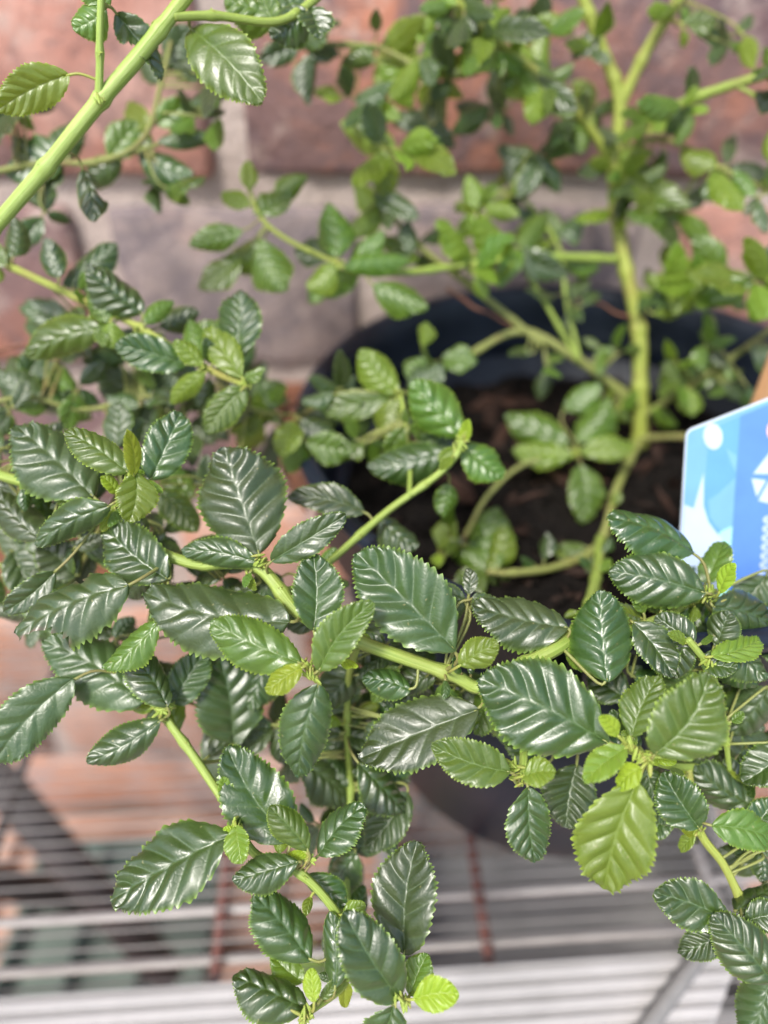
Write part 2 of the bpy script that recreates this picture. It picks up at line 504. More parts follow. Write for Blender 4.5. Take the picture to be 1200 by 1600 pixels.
# things standing on the paving under the shelf
def box_open(name, w, d, h, t, mat, parent, org, ribs=0):
    bm = bmesh.new()
    def bx(x0, x1, y0, y1, z0, z1):
        vs = [bm.verts.new((x, y, z)) for x in (x0, x1) for y in (y0, y1) for z in (z0, z1)]
        for f in ((0, 1, 3, 2), (4, 6, 7, 5), (0, 4, 5, 1), (2, 3, 7, 6), (0, 2, 6, 4), (1, 5, 7, 3)):
            bm.faces.new([vs[i] for i in f])
    return bm, bx
tray = link('seed_tray', None, None, (-0.178, 0.205, 0.006))
tag(tray, 'dark green plastic seed tray standing on the paving under the wire shelf', 'tray')
def tray_part(name, boxes, mat, parent, loc):
    bm, bx = box_open(name, 0, 0, 0, 0, mat, parent, loc)
    for b in boxes: bx(*b)
    bmesh.ops.recalc_face_normals(bm, faces=bm.faces)
    me = bpy.data.meshes.new(name); bm.to_mesh(me); bm.free(); me.materials.append(mat)
    return link(name, me, parent, loc)
tray_part('base', [(-.065, .065, -.055, .055, 0, .003)], TRAYM, tray, (-0.178, 0.205, 0.006))
for sx in (-1, 1):
    tray_part('side_panel', [(-.0015, .0015, -.055, .055, .003, .022)], TRAYM, tray, (-0.178 + sx * .0635, 0.205, 0.006))
    tray_part('end_panel', [(-.062, .062, -.0015, .0015, .003, .022)], TRAYM, tray, (-0.178, 0.205 + sx * .0535, 0.006))
for i in range(2):
    tray_part('divider', [(-.001, .001, -.052, .052, .003, .019)], TRAYM, tray, (-0.178 - .022 + i * .044, 0.205, 0.006))
crate = link('storage_crate', None, None, (0.098, 0.19, 0.006))
tag(crate, 'dark grey plastic crate with narrow slats on the paving under the wire shelf', 'crate')
cl = Vector((0.098, 0.19, 0.006))
tray_part('base', [(-.10, .10, -.07, .07, 0, .004)], CRATEM, crate, cl)
slat_me = None
for i in range(19):
    x = -.096 + i * .192 / 18
    for sy in (-1, 1):
        if slat_me is None:
            o = tray_part('slat', [(-.0028, .0028, -.0015, .0015, .004, .112)], CRATEM, crate, cl + Vector((x, sy * .067, 0)))
            slat_me = o.data
        else:
            link('slat', slat_me, crate, cl + Vector((x, sy * .067, 0)))
for sx in (-1, 1):
    tray_part('side_panel', [(-.0015, .0015, -.0655, .0655, .004, .112)], CRATEM, crate, cl + Vector((sx * .098, 0, 0)))
tray_part('rim', [(-.102, .102, -.071, -.063, .112, .119), (-.102, .102, .063, .071, .112, .119), (-.102, -.094, -.063, .063, .112, .119), (.094, .102, -.063, .063, .112, .119)], CRATEM, crate, cl)

# ------------------------------------------------------------------ pot and soil
POT = Vector((0.0650, 0.1938, SHELF_Z))
PS = 1.115                                     # radius factor of the pot
pot = link('plant_pot', None, None, POT)
tag(pot, 'round dark navy plastic pot of soil standing on the wire shelf by the wall', 'pot')
def lathe(prof, seg=72):
    V, Fc = [], []
    m = len(prof)
    for k in range(seg):
        a = 2 * math.pi * k / seg
        for r, z in prof: V.append((PS * r * math.cos(a), PS * r * math.sin(a), z))
    for k in range(seg):
        k2 = (k + 1) % seg
        for i in range(m - 1):
            Fc.append((k * m + i, k2 * m + i, k2 * m + i + 1, k * m + i + 1))
    return V, Fc
PH = 0.148
V, Fc = lathe([(0.0001, 0.0), (0.058, 0.0), (0.060, 0.002), (0.0745, PH - 0.024), (0.0715, PH - 0.024), (0.0575, 0.006), (0.0001, 0.006)])
link('body', mesh_from('body', V, Fc, POTM), pot, POT)
V, Fc = lathe([(0.0746, PH - 0.026), (0.0790, PH - 0.025), (0.0800, PH - 0.006), (0.0822, PH - 0.004), (0.0826, PH - 0.0015), (0.0815, PH), (0.0790, PH), (0.0775, PH - 0.002), (0.0765, PH - 0.008), (0.0757, PH - 0.012), (0.0750, PH - 0.018), (0.0716, PH - 0.0245), (0.0746, PH - 0.026)])
link('rim', mesh_from('rim', V, Fc, POTM), pot, POT)
SOILZ = PH - 0.030
def soil_mesh():
    V, Fc = [(0, 0, SOILZ)], []
    rings, seg = 40, 96
    for i in range(1, rings + 1):
        for k in range(seg):
            r = 0.0716 * PS * i / rings; a = 2 * math.pi * k / seg
            x, y = r * math.cos(a), r * math.sin(a)
            z = SOILZ + 0.004 * noise.noise(Vector((x * 60, y * 60, 1))) + 0.0028 * noise.noise(Vector((x * 210, y * 210, 4))) - 0.004 * (i / rings) ** 4
            V.append((x, y, z))
    for k in range(seg):
        Fc.append((0, 1 + k, 1 + (k + 1) % seg))
    for i in range(rings - 1):
        for k in range(seg):
            k2 = (k + 1) % seg
            Fc.append((1 + i * seg + k, 1 + (i + 1) * seg + k, 1 + (i + 1) * seg + k2, 1 + i * seg + k2))
    # crumbs and shreds of bark lying on it
    mi = [0] * len(Fc)
    for q in range(930):
        r = 0.069 * math.sqrt(rng.random()); a = rng.uniform(0, 6.283)
        x, y = r * math.cos(a), r * math.sin(a)
        z = SOILZ + 0.004 * noise.noise(Vector((x * 60, y * 60, 1))) + 0.001
        s = rng.uniform(0.0008, 0.0024)
        big = rng.random() < 0.12
        if q >= 900:
            x, y, s = rng.uniform(-.055, .03), rng.uniform(-.01, .056), rng.uniform(.0022, .0036)
            z = SOILZ + 0.004 * noise.noise(Vector((x * 60, y * 60, 1))) + 0.002
            big = True
        e = Vector((rng.uniform(-1, 1), rng.uniform(-1, 1), rng.uniform(-.3, .6))).normalized() * s * (3.0 if big else 1.2)
        f = Vector((rng.uniform(-1, 1), rng.uniform(-1, 1), rng.uniform(-.5, .5))).normalized() * s
        g = Vector((0, 0, s * 0.7))
        c = Vector((x, y, z)); b0 = len(V)
        V += [c - e, c - f, c + e * .9, c + f, c + g, c - g]
        for t in ((0, 1, 4), (1, 2, 4), (2, 3, 4), (3, 0, 4), (1, 0, 5), (2, 1, 5), (3, 2, 5), (0, 3, 5)):
            Fc.append(tuple(b0 + i for i in t)); mi.append(2 if q >= 900 else 1 if big or rng.random() < .1 else 0)
    me = mesh_from('soil', V, Fc, [SOILM, CHIPM, CHIPR], False, mi)
    return me
soil = link('potting_soil', soil_mesh(), None, POT)
tag(soil, 'dark crumbly potting soil with shreds of bark inside the navy pot', 'soil', kind='stuff')

# ------------------------------------------------------------------ shrub: branches
BASE = at(1002, 700, 252)
shrub = link('flowering_shrub', None, None, BASE)
tag(shrub, 'glossy dark green shrub with toothed ribbed leaves growing in the navy pot', 'shrub')

# name: (material, r start mm, r end mm, [(px, py, depth mm) ...])
BR = {
 'trunk': ('y', 3.7, 2.2, [(1001, 712, 268), (1000, 690, 261), (1000, 600, 253), (997, 510, 249), (972, 390, 243), (960, 270, 238), (968, 160, 231), (938, 70, 225), (912, 0, 220), (890, -70, 216)]),
 'fork': ('y', 2.5, 1.9, [(966, 170, 232), (1010, 80, 225), (1060, 0, 218), (1090, -60, 214)]),
 'upleft': ('y', 2.0, 1.3, [(960, 255, 238), (905, 180, 228), (840, 115, 219), (770, 60, 211), (715, 0, 205), (690, -50, 200)]),
 'upleft2': ('y', 1.1, 0.9, [(905, 180, 228), (870, 130, 226), (800, 85, 222), (740, 40, 220), (735, -20, 218)]),
 'right': ('g', 1.9, 1.9, [(962, 225, 236), (1010, 190, 227), (1080, 155, 216), (1210, 112, 202), (1260, 95, 197)]),
 'right2': ('g', 0.8, 0.8, [(1150, 134, 208), (1180, 150, 206), (1230, 185, 203)]),
 'right3': ('b', 1.3, 1.0, [(965, 235, 237), (1040, 218, 230), (1130, 265, 222), (1215, 305, 214)]),
 'level': ('g', 1.9, 1.1, [(965, 405, 243), (850, 402, 232), (740, 412, 224), (640, 425, 217), (560, 425, 210), (528, 412, 207)]),
 'lowleft': ('b', 2.1, 1.3, [(996, 632, 254), (900, 560, 244), (815, 518, 239), (735, 553, 234), (690, 575, 231)]),
 'lowleft2': ('b', 1.5, 1.0, [(850, 540, 240), (740, 450, 233), (650, 380, 227), (600, 310, 222), (612, 235, 216)]),
 'lowleft3': ('g', 1.1, 0.8, [(905, 565, 243), (850, 470, 236), (825, 430, 231), (800, 395, 228)]),
 'lowleft4': ('g', 1.1, 0.8, [(905, 560, 244), (885, 470, 243), (870, 380, 241), (800, 300, 236), (745, 330, 228)]),
 'midright': ('b', 1.5, 1.2, [(1003, 650, 256), (1080, 602, 246), (1170, 540, 237), (1230, 495, 230)]),
 'midright2': ('b', 1.4, 1.0, [(1000, 685, 258), (1060, 682, 250), (1110, 690, 247)]),
 'upright_side': ('g', 1.1, 0.9, [(990, 480, 247), (1040, 442, 238), (1110, 435, 226), (1215, 440, 214)]),
 'down': ('b', 2.0, 1.2, [(998, 690, 259), (965, 760, 240), (935, 850, 221), (870, 885, 212), (800, 895, 205), (762, 893, 203)]),
 'cluster_a': ('g', 1.0, 0.8, [(998, 690, 259), (950, 702, 246), (900, 708, 237)]),
 'cluster_b': ('b', 1.1, 0.8, [(905, 708, 238), (820, 725, 232), (762, 775, 226), (722, 845, 219), (688, 872, 214)]),
 'front': ('g', 2.15, 1.6, [(938, 842, 222), (935, 880, 207), (926, 925, 188), (912, 966, 169), (884, 1002, 155), (845, 1026, 152), (805, 1044, 153), (750, 1074, 155), (700, 1052, 155), (565, 1004, 155), (470, 960, 155), (400, 885, 158), (300, 880, 160), (215, 845, 161), (100, 775, 165), (0, 742, 169), (-50, 720, 172)]),
 'front_b': ('g', 1.3, 1.1, [(760, 1072, 161), (812, 1140, 158), (818, 1190, 154), (810, 1228, 151)]),
 'front_c': ('g', 1.4, 1.1, [(770, 1070, 162), (840, 1120, 163), (920, 1165, 156), (985, 1172, 146), (1012, 1185, 143)]),
 'front_d': ('g', 1.2, 1.3, [(985, 1172, 146), (1040, 1195, 158), (1090, 1200, 163), (1180, 1213, 167), (1240, 1220, 170)]),
 'front_e': ('y', 1.2, 1.3, [(1075, 1200, 162), (1092, 1295, 160), (1130, 1350, 158), (1162, 1415, 156), (1195, 1480, 154), (1205, 1560, 152)]),
 'front_f': ('g', 1.2, 1.0, [(912, 966, 169), (965, 985, 158), (1030, 965, 161), (1085, 940, 164), (1112, 930, 160)]),
 'front_g': ('g', 0.9, 1.0, [(1140, 1205, 164), (1128, 1110, 157), (1110, 1045, 153), (1092, 1020, 151), (1074, 998, 150)]),
 'tuft': ('g', 1.2, 1.1, [(565, 1004, 155), (530, 1020, 152), (497, 1046, 148), (482, 1052, 146)]),
 'hanging': ('g', 1.1, 1.0, [(560, 1005, 156), (545, 1060, 168), (543, 1150, 175), (548, 1240, 177), (540, 1330, 172), (545, 1420, 166), (552, 1500, 160)]),
 'left_down': ('g', 1.3, 1.2, [(262, 878, 160), (235, 980, 172), (240, 1085, 166), (252, 1112, 162), (300, 1178, 159), (352, 1255, 156), (370, 1288, 154), (400, 1335, 154), (465, 1362, 152), (520, 1418, 151), (565, 1500, 150), (625, 1556, 145)]),
 'bottom': ('g', 1.2, 1.0, [(552, 1500, 160), (530, 1545, 153), (480, 1584, 147), (470, 1620, 146)]),
 'left_mid': ('y', 1.4, 1.1, [(-50, 385, 190), (20, 418, 188), (130, 470, 186), (215, 510, 184), (320, 574, 181), (384, 602, 179)]),
 'thick': ('v', 2.35, 2.2, [(-60, 415, 166), (0, 345, 165), (75, 258, 164), (150, 165, 162), (215, 90, 161), (290, -5, 160), (335, -60, 159)]),
 'thick_b': ('v', 1.15, 1.0, [(154, 152, 161), (156, 100, 158), (156, 50, 155), (160, -40, 151)]),
 'thick_c': ('g', 1.2, 1.3, [(272, 26, 160), (340, 25, 163), (430, 34, 167), (485, 5, 170), (530, -40, 172)]),
 'back_left': ('b', 1.1, 0.9, [(-40, 275, 200), (60, 256, 200), (160, 252, 200), (225, 215, 203), (252, 130, 208), (270, 50, 212)]),
 'back_left2': ('b', 0.9, 0.8, [(120, 256, 200), (200, 240, 202), (250, 225, 204)]),
 'centre': ('g', 1.25, 1.05, [(440, 925, 160), (470, 915, 165), (515, 878, 169), (600, 803, 175), (680, 745, 178), (712, 712, 178), (722, 688, 177)]),
 'centre_b': ('g', 0.9, 0.8, [(640, 775, 176), (640, 700, 192), (626, 615, 200)]),
 'centre_c': ('g', 0.9, 0.8, [(690, 575, 231), (668, 560, 224), (660, 535, 218)]),
 'top_mid': ('y', 1.0, 0.8, [(528, 412, 207), (450, 375, 206), (408, 340, 204), (388, 292, 202)]),
 'top_cross': ('b', 1.1, 0.9, [(470, 70, 216), (590, 75, 217), (690, 120, 218), (790, 100, 217)]),
 'left_low': ('b', 1.0, 0.8, [(-40, 640, 188), (40, 620, 192), (130, 640, 198), (230, 620, 202), (330, 600, 206), (400, 640, 212), (470, 650, 216)]),
 'left_low2': ('b', 1.0, 0.8, [(-40, 880, 176), (50, 890, 178), (100, 920, 180), (190, 760, 172)]),
 'shoot': ('g', 0.9, 0.8, [(150, 800, 164), (185, 785, 160), (205, 742, 156)]),
 'twig_a': ('t', 0.8, 0.6, [(700, 450, 232), (760, 490, 236), (830, 522, 240)]),
 'twig_b': ('t', 0.7, 0.5, [(985, 500, 247), (940, 478, 243), (905, 466, 240)]),
 'vine': ('t', 0.75, 0.75, [(-30, 552, 208), (60, 542, 206), (200, 560, 214), (330, 600, 222), (420, 650, 222), (450, 636, 219), (500, 626, 220)]),
 'vine_b': ('t', 0.8, 0.6, [(450, 636, 219), (436, 680, 217), (440, 725, 214), (458, 772, 212), (480, 800, 214)]),
 'twig_c': ('t', 0.7, 0.6, [(958, 790, 246), (940, 860, 238), (922, 915, 232)]),
}
branch_obj, SAMP, SAMPB, NODES = {}, [], [], []
for bn, (mk, r0, r1, pts) in BR.items():
    P = catmull([tuple(at(*p)) for p in pts], 16)
    n = len(P)
    t = np.linspace(0, 1, n)
    rad = 0.71 * (r0 + (r1 - r0) * t) / 1000
    arcl = np.concatenate([[0], np.cumsum(np.linalg.norm(np.diff(P, axis=0), axis=1))])
    nodes = np.arange(0.010 + 0.004 * math.sin(len(bn) * 5.0), arcl[-1], 0.019) if mk != 't' else []
    for nd in nodes: rad = rad * (1 + 0.24 * np.exp(-((arcl - nd) / 0.0013) ** 2))
    wob = np.array([1 + 0.10 * noise.noise(Vector(p) * 90 + Vector((len(bn) * 3.7, 0, 0))) for p in P])
    rad = rad * wob
    rad[-1] *= 0.6
    if mk == 't':
        P = P + np.array([noise.noise_vector(Vector(p) * 120) for p in P]) * 0.0012
    org = Vector(P[0])
    V, Fc = tube(P - P[0], rad, 12 if r0 > 1 else 8, 0.045)
    me = mesh_from('stem', V, Fc, STEM[mk])
    sides = 12 if r0 > 1 else 8
    uvl = me.uv_layers.new(name='UVMap')
    seglen = np.concatenate([[0], np.cumsum(np.linalg.norm(np.diff(P, axis=0), axis=1))])
    uvs = []
    for f in Fc:
        for vi in f:
            uvs += [(vi % sides) / sides, seglen[vi // sides] * 10]
    uvl.data.foreach_set('uv', uvs)
    nm = 'trunk' if bn == 'trunk' else ('dry_twig' if mk == 't' else 'stem')
    o = link(nm, me, shrub, org)
    branch_obj[bn] = o
    NODES.extend([(bn, P[int(np.argmin(abs(arcl - nd)))], rad[int(np.argmin(abs(arcl - nd)))]) for nd in nodes])
    if mk != 't':
        for p in P:
            SAMP.append(p); SAMPB.append(bn)
SAMP = np.array(SAMP)

# ------------------------------------------------------------------ shrub: leaves
CP_HI = [0, .05, .13, .28, .44, .60, .76, .88, .95, 1.0]
CP_LO = [0, .08, .30, .55, .80, .93, 1.0]
def leaf_mesh(L, W, kind, rs, hi=True, curl=0.3, fold=0.12, cup=-0.2, twist=0.0, bite=None, nv=7, petiole=None, quilt=1.0):
    nt = rs.randint(23, 28) if hi else rs.randint(14, 17)
    per = 5 if hi else 4
    Rn = nt * per + 1
    s = np.linspace(0, 1, Rn)
    pos = CP_HI if hi else CP_LO
    c = np.array([-x for x in reversed(pos[1:])] + list(pos))
    S, C = np.meshgrid(s, c, indexing='ij')
    ac = np.abs(C)
    T = S + 0.99 * ac * S * (1 - S) * (1.12 - 0.25 * S)
    pexp = rs.uniform(0.86, 1.06)
    prof = np.sin(np.pi * np.clip(T, 0, 1) ** pexp) ** (rs.uniform(0.56, 0.70) if hi else rs.uniform(0.66, 0.85))
    prof = prof * (1 + 0.03 * np.sin(T * 9 + rs.uniform(0, 6)))
    sgn = np.sign(C)
    asym = 1 + rs.uniform(-.06, .06) * sgn
    X = C * prof * W / 2 * asym
    Y = T * L
    # teeth
    jit = 0.10 * np.sin(S * 37 + rs.uniform(0, 6)) + 0.08 * np.sin(S * 71 + sgn * 2.0)
    ph = np.mod(S * nt + jit + 0.3 * (sgn > 0), 1.0)
    tooth = 0.5 - 0.5 * np.cos(2 * np.pi * ph ** 0.85)
    e = np.clip((ac - 0.86) / 0.14, 0, 1)
    endf = np.clip(S / 0.06, 0, 1) * np.clip((1 - S) / 0.02, 0.3, 1)
    th = 0.046 * W * (0.7 + 0.5 * np.sin(S * 23 + rs.uniform(0, 6)) ** 2)
    X += sgn * th * (tooth - 0.4) * e * endf
    Y += th * 0.5 * (tooth - 0.4) * e * endf
    # relief between the side veins
    Z = np.zeros_like(X)
    vs = nv * (S * 0.97 + 0.02) + 0.28 * (sgn > 0)
    vd = np.abs(np.sin(np.pi * vs))
    amp = (0.35 + 0.65 * quilt) * rs.uniform(0.036, 0.074) * W * np.clip(ac / 0.18, 0, 1) * (1 - ac ** 4) * np.clip(S / 0.1, 0, 1) * np.clip((1 - S) / 0.12, 0, 1)
    Z += amp * (np.power(vd, 1.25) - 0.5)
    Z -= quilt * 0.030 * W * np.exp(-(C / 0.09) ** 2) * (1 - S) ** 0.5
    Z += quilt * 0.003 * W * np.sin(S * 83 + ac * 21 + rs.uniform(0, 6)) * np.sin(ac * 16) * (1 - e)
    Z += fold * np.abs(X) + cup * X ** 2 / W * 2
    Z -= 0.055 * W * e * (0.5 + 0.7 * np.sin(S * nt * 2 * np.pi / 3.1 + rs.uniform(0, 6)) * 0.7)
    Z += 0.050 * W * ac ** 2 * np.sin(S * 2 * np.pi * rs.uniform(1.3, 2.4) + sgn * 1.3 + rs.uniform(0, 6))
    # a lopsided arch across the leaf
    Z += rs.uniform(-.06, .06) * X
    # twist and curl
    if twist:
        a = twist * (T - 0.3)
        X, Z = X * np.cos(a) - Z * np.sin(a), X * np.sin(a) + Z * np.cos(a)
    # sideways sweep of the midrib
    sw = rs.uniform(-.07, .07) * L
    X = X + sw * np.sin(np.pi * np.clip(T, 0, 1))
    if abs(curl) > 1e-3:
        th_ = curl * Y / L
        Y2 = L * np.sin(th_) / curl + Z * np.sin(th_)
        Z2 = -L * (1 - np.cos(th_)) / curl + Z * np.cos(th_)
        tip_y, tip_z = L * math.sin(curl) / curl, -L * (1 - math.cos(curl)) / curl
        a = -math.atan2(tip_z, tip_y)
        k = L / math.hypot(tip_y, tip_z)
        Y, Z = k * (Y2 * math.cos(a) - Z2 * math.sin(a)), k * (Y2 * math.sin(a) + Z2 * math.cos(a))
    nc = len(c)
    V = np.stack([X, Y, Z], -1).reshape(-1, 3)
    keep = np.ones(len(V), bool)
    burn = np.zeros(len(V))
    if bite:
        for (bx, by, br) in bite:               # in half-widths and lengths
            d = np.hypot((C.ravel() * 1.0 - bx) * W / 2, (T.ravel() - by) * L)
            rr = br * W * (1 + 0.15 * np.sin(np.arctan2(T.ravel() - by, C.ravel() - bx) * 5))
            keep &= d > rr
            burn = np.maximum(burn, np.clip(1 - (d - rr) / (0.07 * W), 0, 1))
    Fc = []
    for i in range(Rn - 1):
        for j in range(nc - 1):
            a = i * nc + j
            q = (a, a + 1, a + nc + 1, a + nc)
            if bite and not all(keep[v] for v in q): continue
            Fc.append(q)
    vein = np.maximum(np.exp(-(vd / 0.16) ** 2) * np.clip(1 - ac * 0.6, 0, 1) * (S > .03) * (S < .93), np.exp(-(C / 0.045) ** 2)).ravel()
    rim = (np.clip((ac - 0.93) / 0.07, 0, 1) * (0.15 + 0.85 * tooth)).ravel()
    nb = len(V)
    Vl = [tuple(v) for v in V]
    if petiole is not None:                      # local point where the stalk meets the stem
        p = np.array(petiole)
        d = np.linalg.norm(p)
        mid = p * 0.45 + np.array([0, -0.25 * d, 0])
        path = catmull([(0, 0.04 * L, -0.02 * W), tuple(mid * 0.5 + np.array([0, -.02 * d, 0])), tuple(p)], 4)
        pr = np.clip(np.linspace(0.020 * W, 0.030 * W, len(path)), 0.0003, 0.00068)
        pv, pf = tube(path, pr, 6)
        Fc += [tuple(i + nb for i in f) for f in pf]
        Vl += [tuple(v) for v in pv]
    nface_blade = None
    mi = [0 if f[0] < nb else 1 for f in Fc]
    me = mesh_from('leaf', Vl, Fc, [LEAF[kind], STEM['y' if kind in 'bl' else 'b']], True, mi)
    ext = len(Vl) - nb
    for an, arr in (('vein', vein), ('rim', rim), ('burn', burn), ('along', T.ravel()), ('rnd', np.full(nb, rs.random()))):
        at_ = me.attributes.new(an, 'FLOAT', 'POINT')
        at_.data.foreach_set('value', np.concatenate([arr, np.zeros(ext)]))
    uvl = me.uv_layers.new(name='UVMap')
    off = rs.uniform(0, 3)
    uv = np.zeros((len(Vl), 2))
    uv[:nb, 0] = (C * W / 2 * prof).ravel() + off
    uv[:nb, 1] = (T * L).ravel() + off * 0.7
    li = np.zeros(len(me.loops), int)
    me.loops.foreach_get('vertex_index', li)
    uvl.data.foreach_set('uv', uv[li].ravel())
    return me

N_LEAF = [0]
SHARED = {}
def leaf(bx, by, tx, ty, w, z, kind='d', dz=None, roll=None, curl=None, fold=None, cup=None, twist=None, bite=None, seed=None, branch=None, quilt=1.0):
    N_LEAF[0] += 1
    rs = random.Random(seed if seed is not None else int(bx * 7 + by * 13 + tx * 3 + ty))
    if dz is None: dz = rs.uniform(-4, 6)
    if roll is None: roll = rs.uniform(-24, 24)
    if curl is None: curl = rs.uniform(0.05, 0.65)
    if fold is None and kind != 'l' and cup is None:
        if rs.random() < 0.6: fold, cup = rs.uniform(0.0, 0.14), rs.uniform(-0.85, -0.40)
        else: fold, cup = rs.uniform(0.18, 0.46), rs.uniform(-0.35, -0.05)
    if fold is None: fold = rs.uniform(0.02, 0.46) if kind != 'l' else rs.uniform(.2, .45)
    if cup is None: cup = rs.uniform(-0.62, -0.10)
    if twist is None: twist = rs.uniform(-0.35, 0.35)
    b, t = at(bx, by, z), at(tx, ty, z + dz)
    ax = t - b
    L = ax.length
    ax.normalize()
    mid = (b + t) / 2
    tocam = (CAM - mid).normalized()
    nrm = tocam * 0.8 + Vector((0, 0, 1)) * 0.35
    nrm = (nrm - ax * nrm.dot(ax)).normalized()
    q = Matrix.Rotation(R(roll), 3, ax)
    nrm = (q @ nrm).normalized()
    side = ax.cross(nrm).normalized()
    vis = tocam - ax * tocam.dot(ax)
    cosv = abs(nrm.dot(vis.normalized()))
    W = w * (z + dz / 2) / 1000 / F / max(0.6, cosv)
    W = min(W * (0.98 if z < 196 else 1.03), 0.88 * L)
    rot = Matrix((side, ax, nrm)).transposed()
    d2 = np.linalg.norm(SAMP - np.array(b), axis=1)
    if branch: d2 = d2 + np.array([0 if x == branch else 9 for x in SAMPB])
    k = int(np.argmin(d2))
    pw = Vector(SAMP[k])
    pl = rot.transposed() @ (pw - b)
    dist = pl.length
    hi = z < 196
    pet = tuple(pl) if 0.0008 < dist < 0.040 else None
    if dist > 0.02: LONG.append((round(dist * 1000), bx, by, z, SAMPB[k]))
    PENDING.append((math.hypot(tx - bx, ty - by) * w, len(PENDING), (L, W, kind, rs, hi, curl, fold, cup, twist, bite, rs.choice((5, 6, 6, 7)) if L > 0.012 else 5, pet, quilt), SAMPB[k], b, rot))
PENDING = []
LONG = []

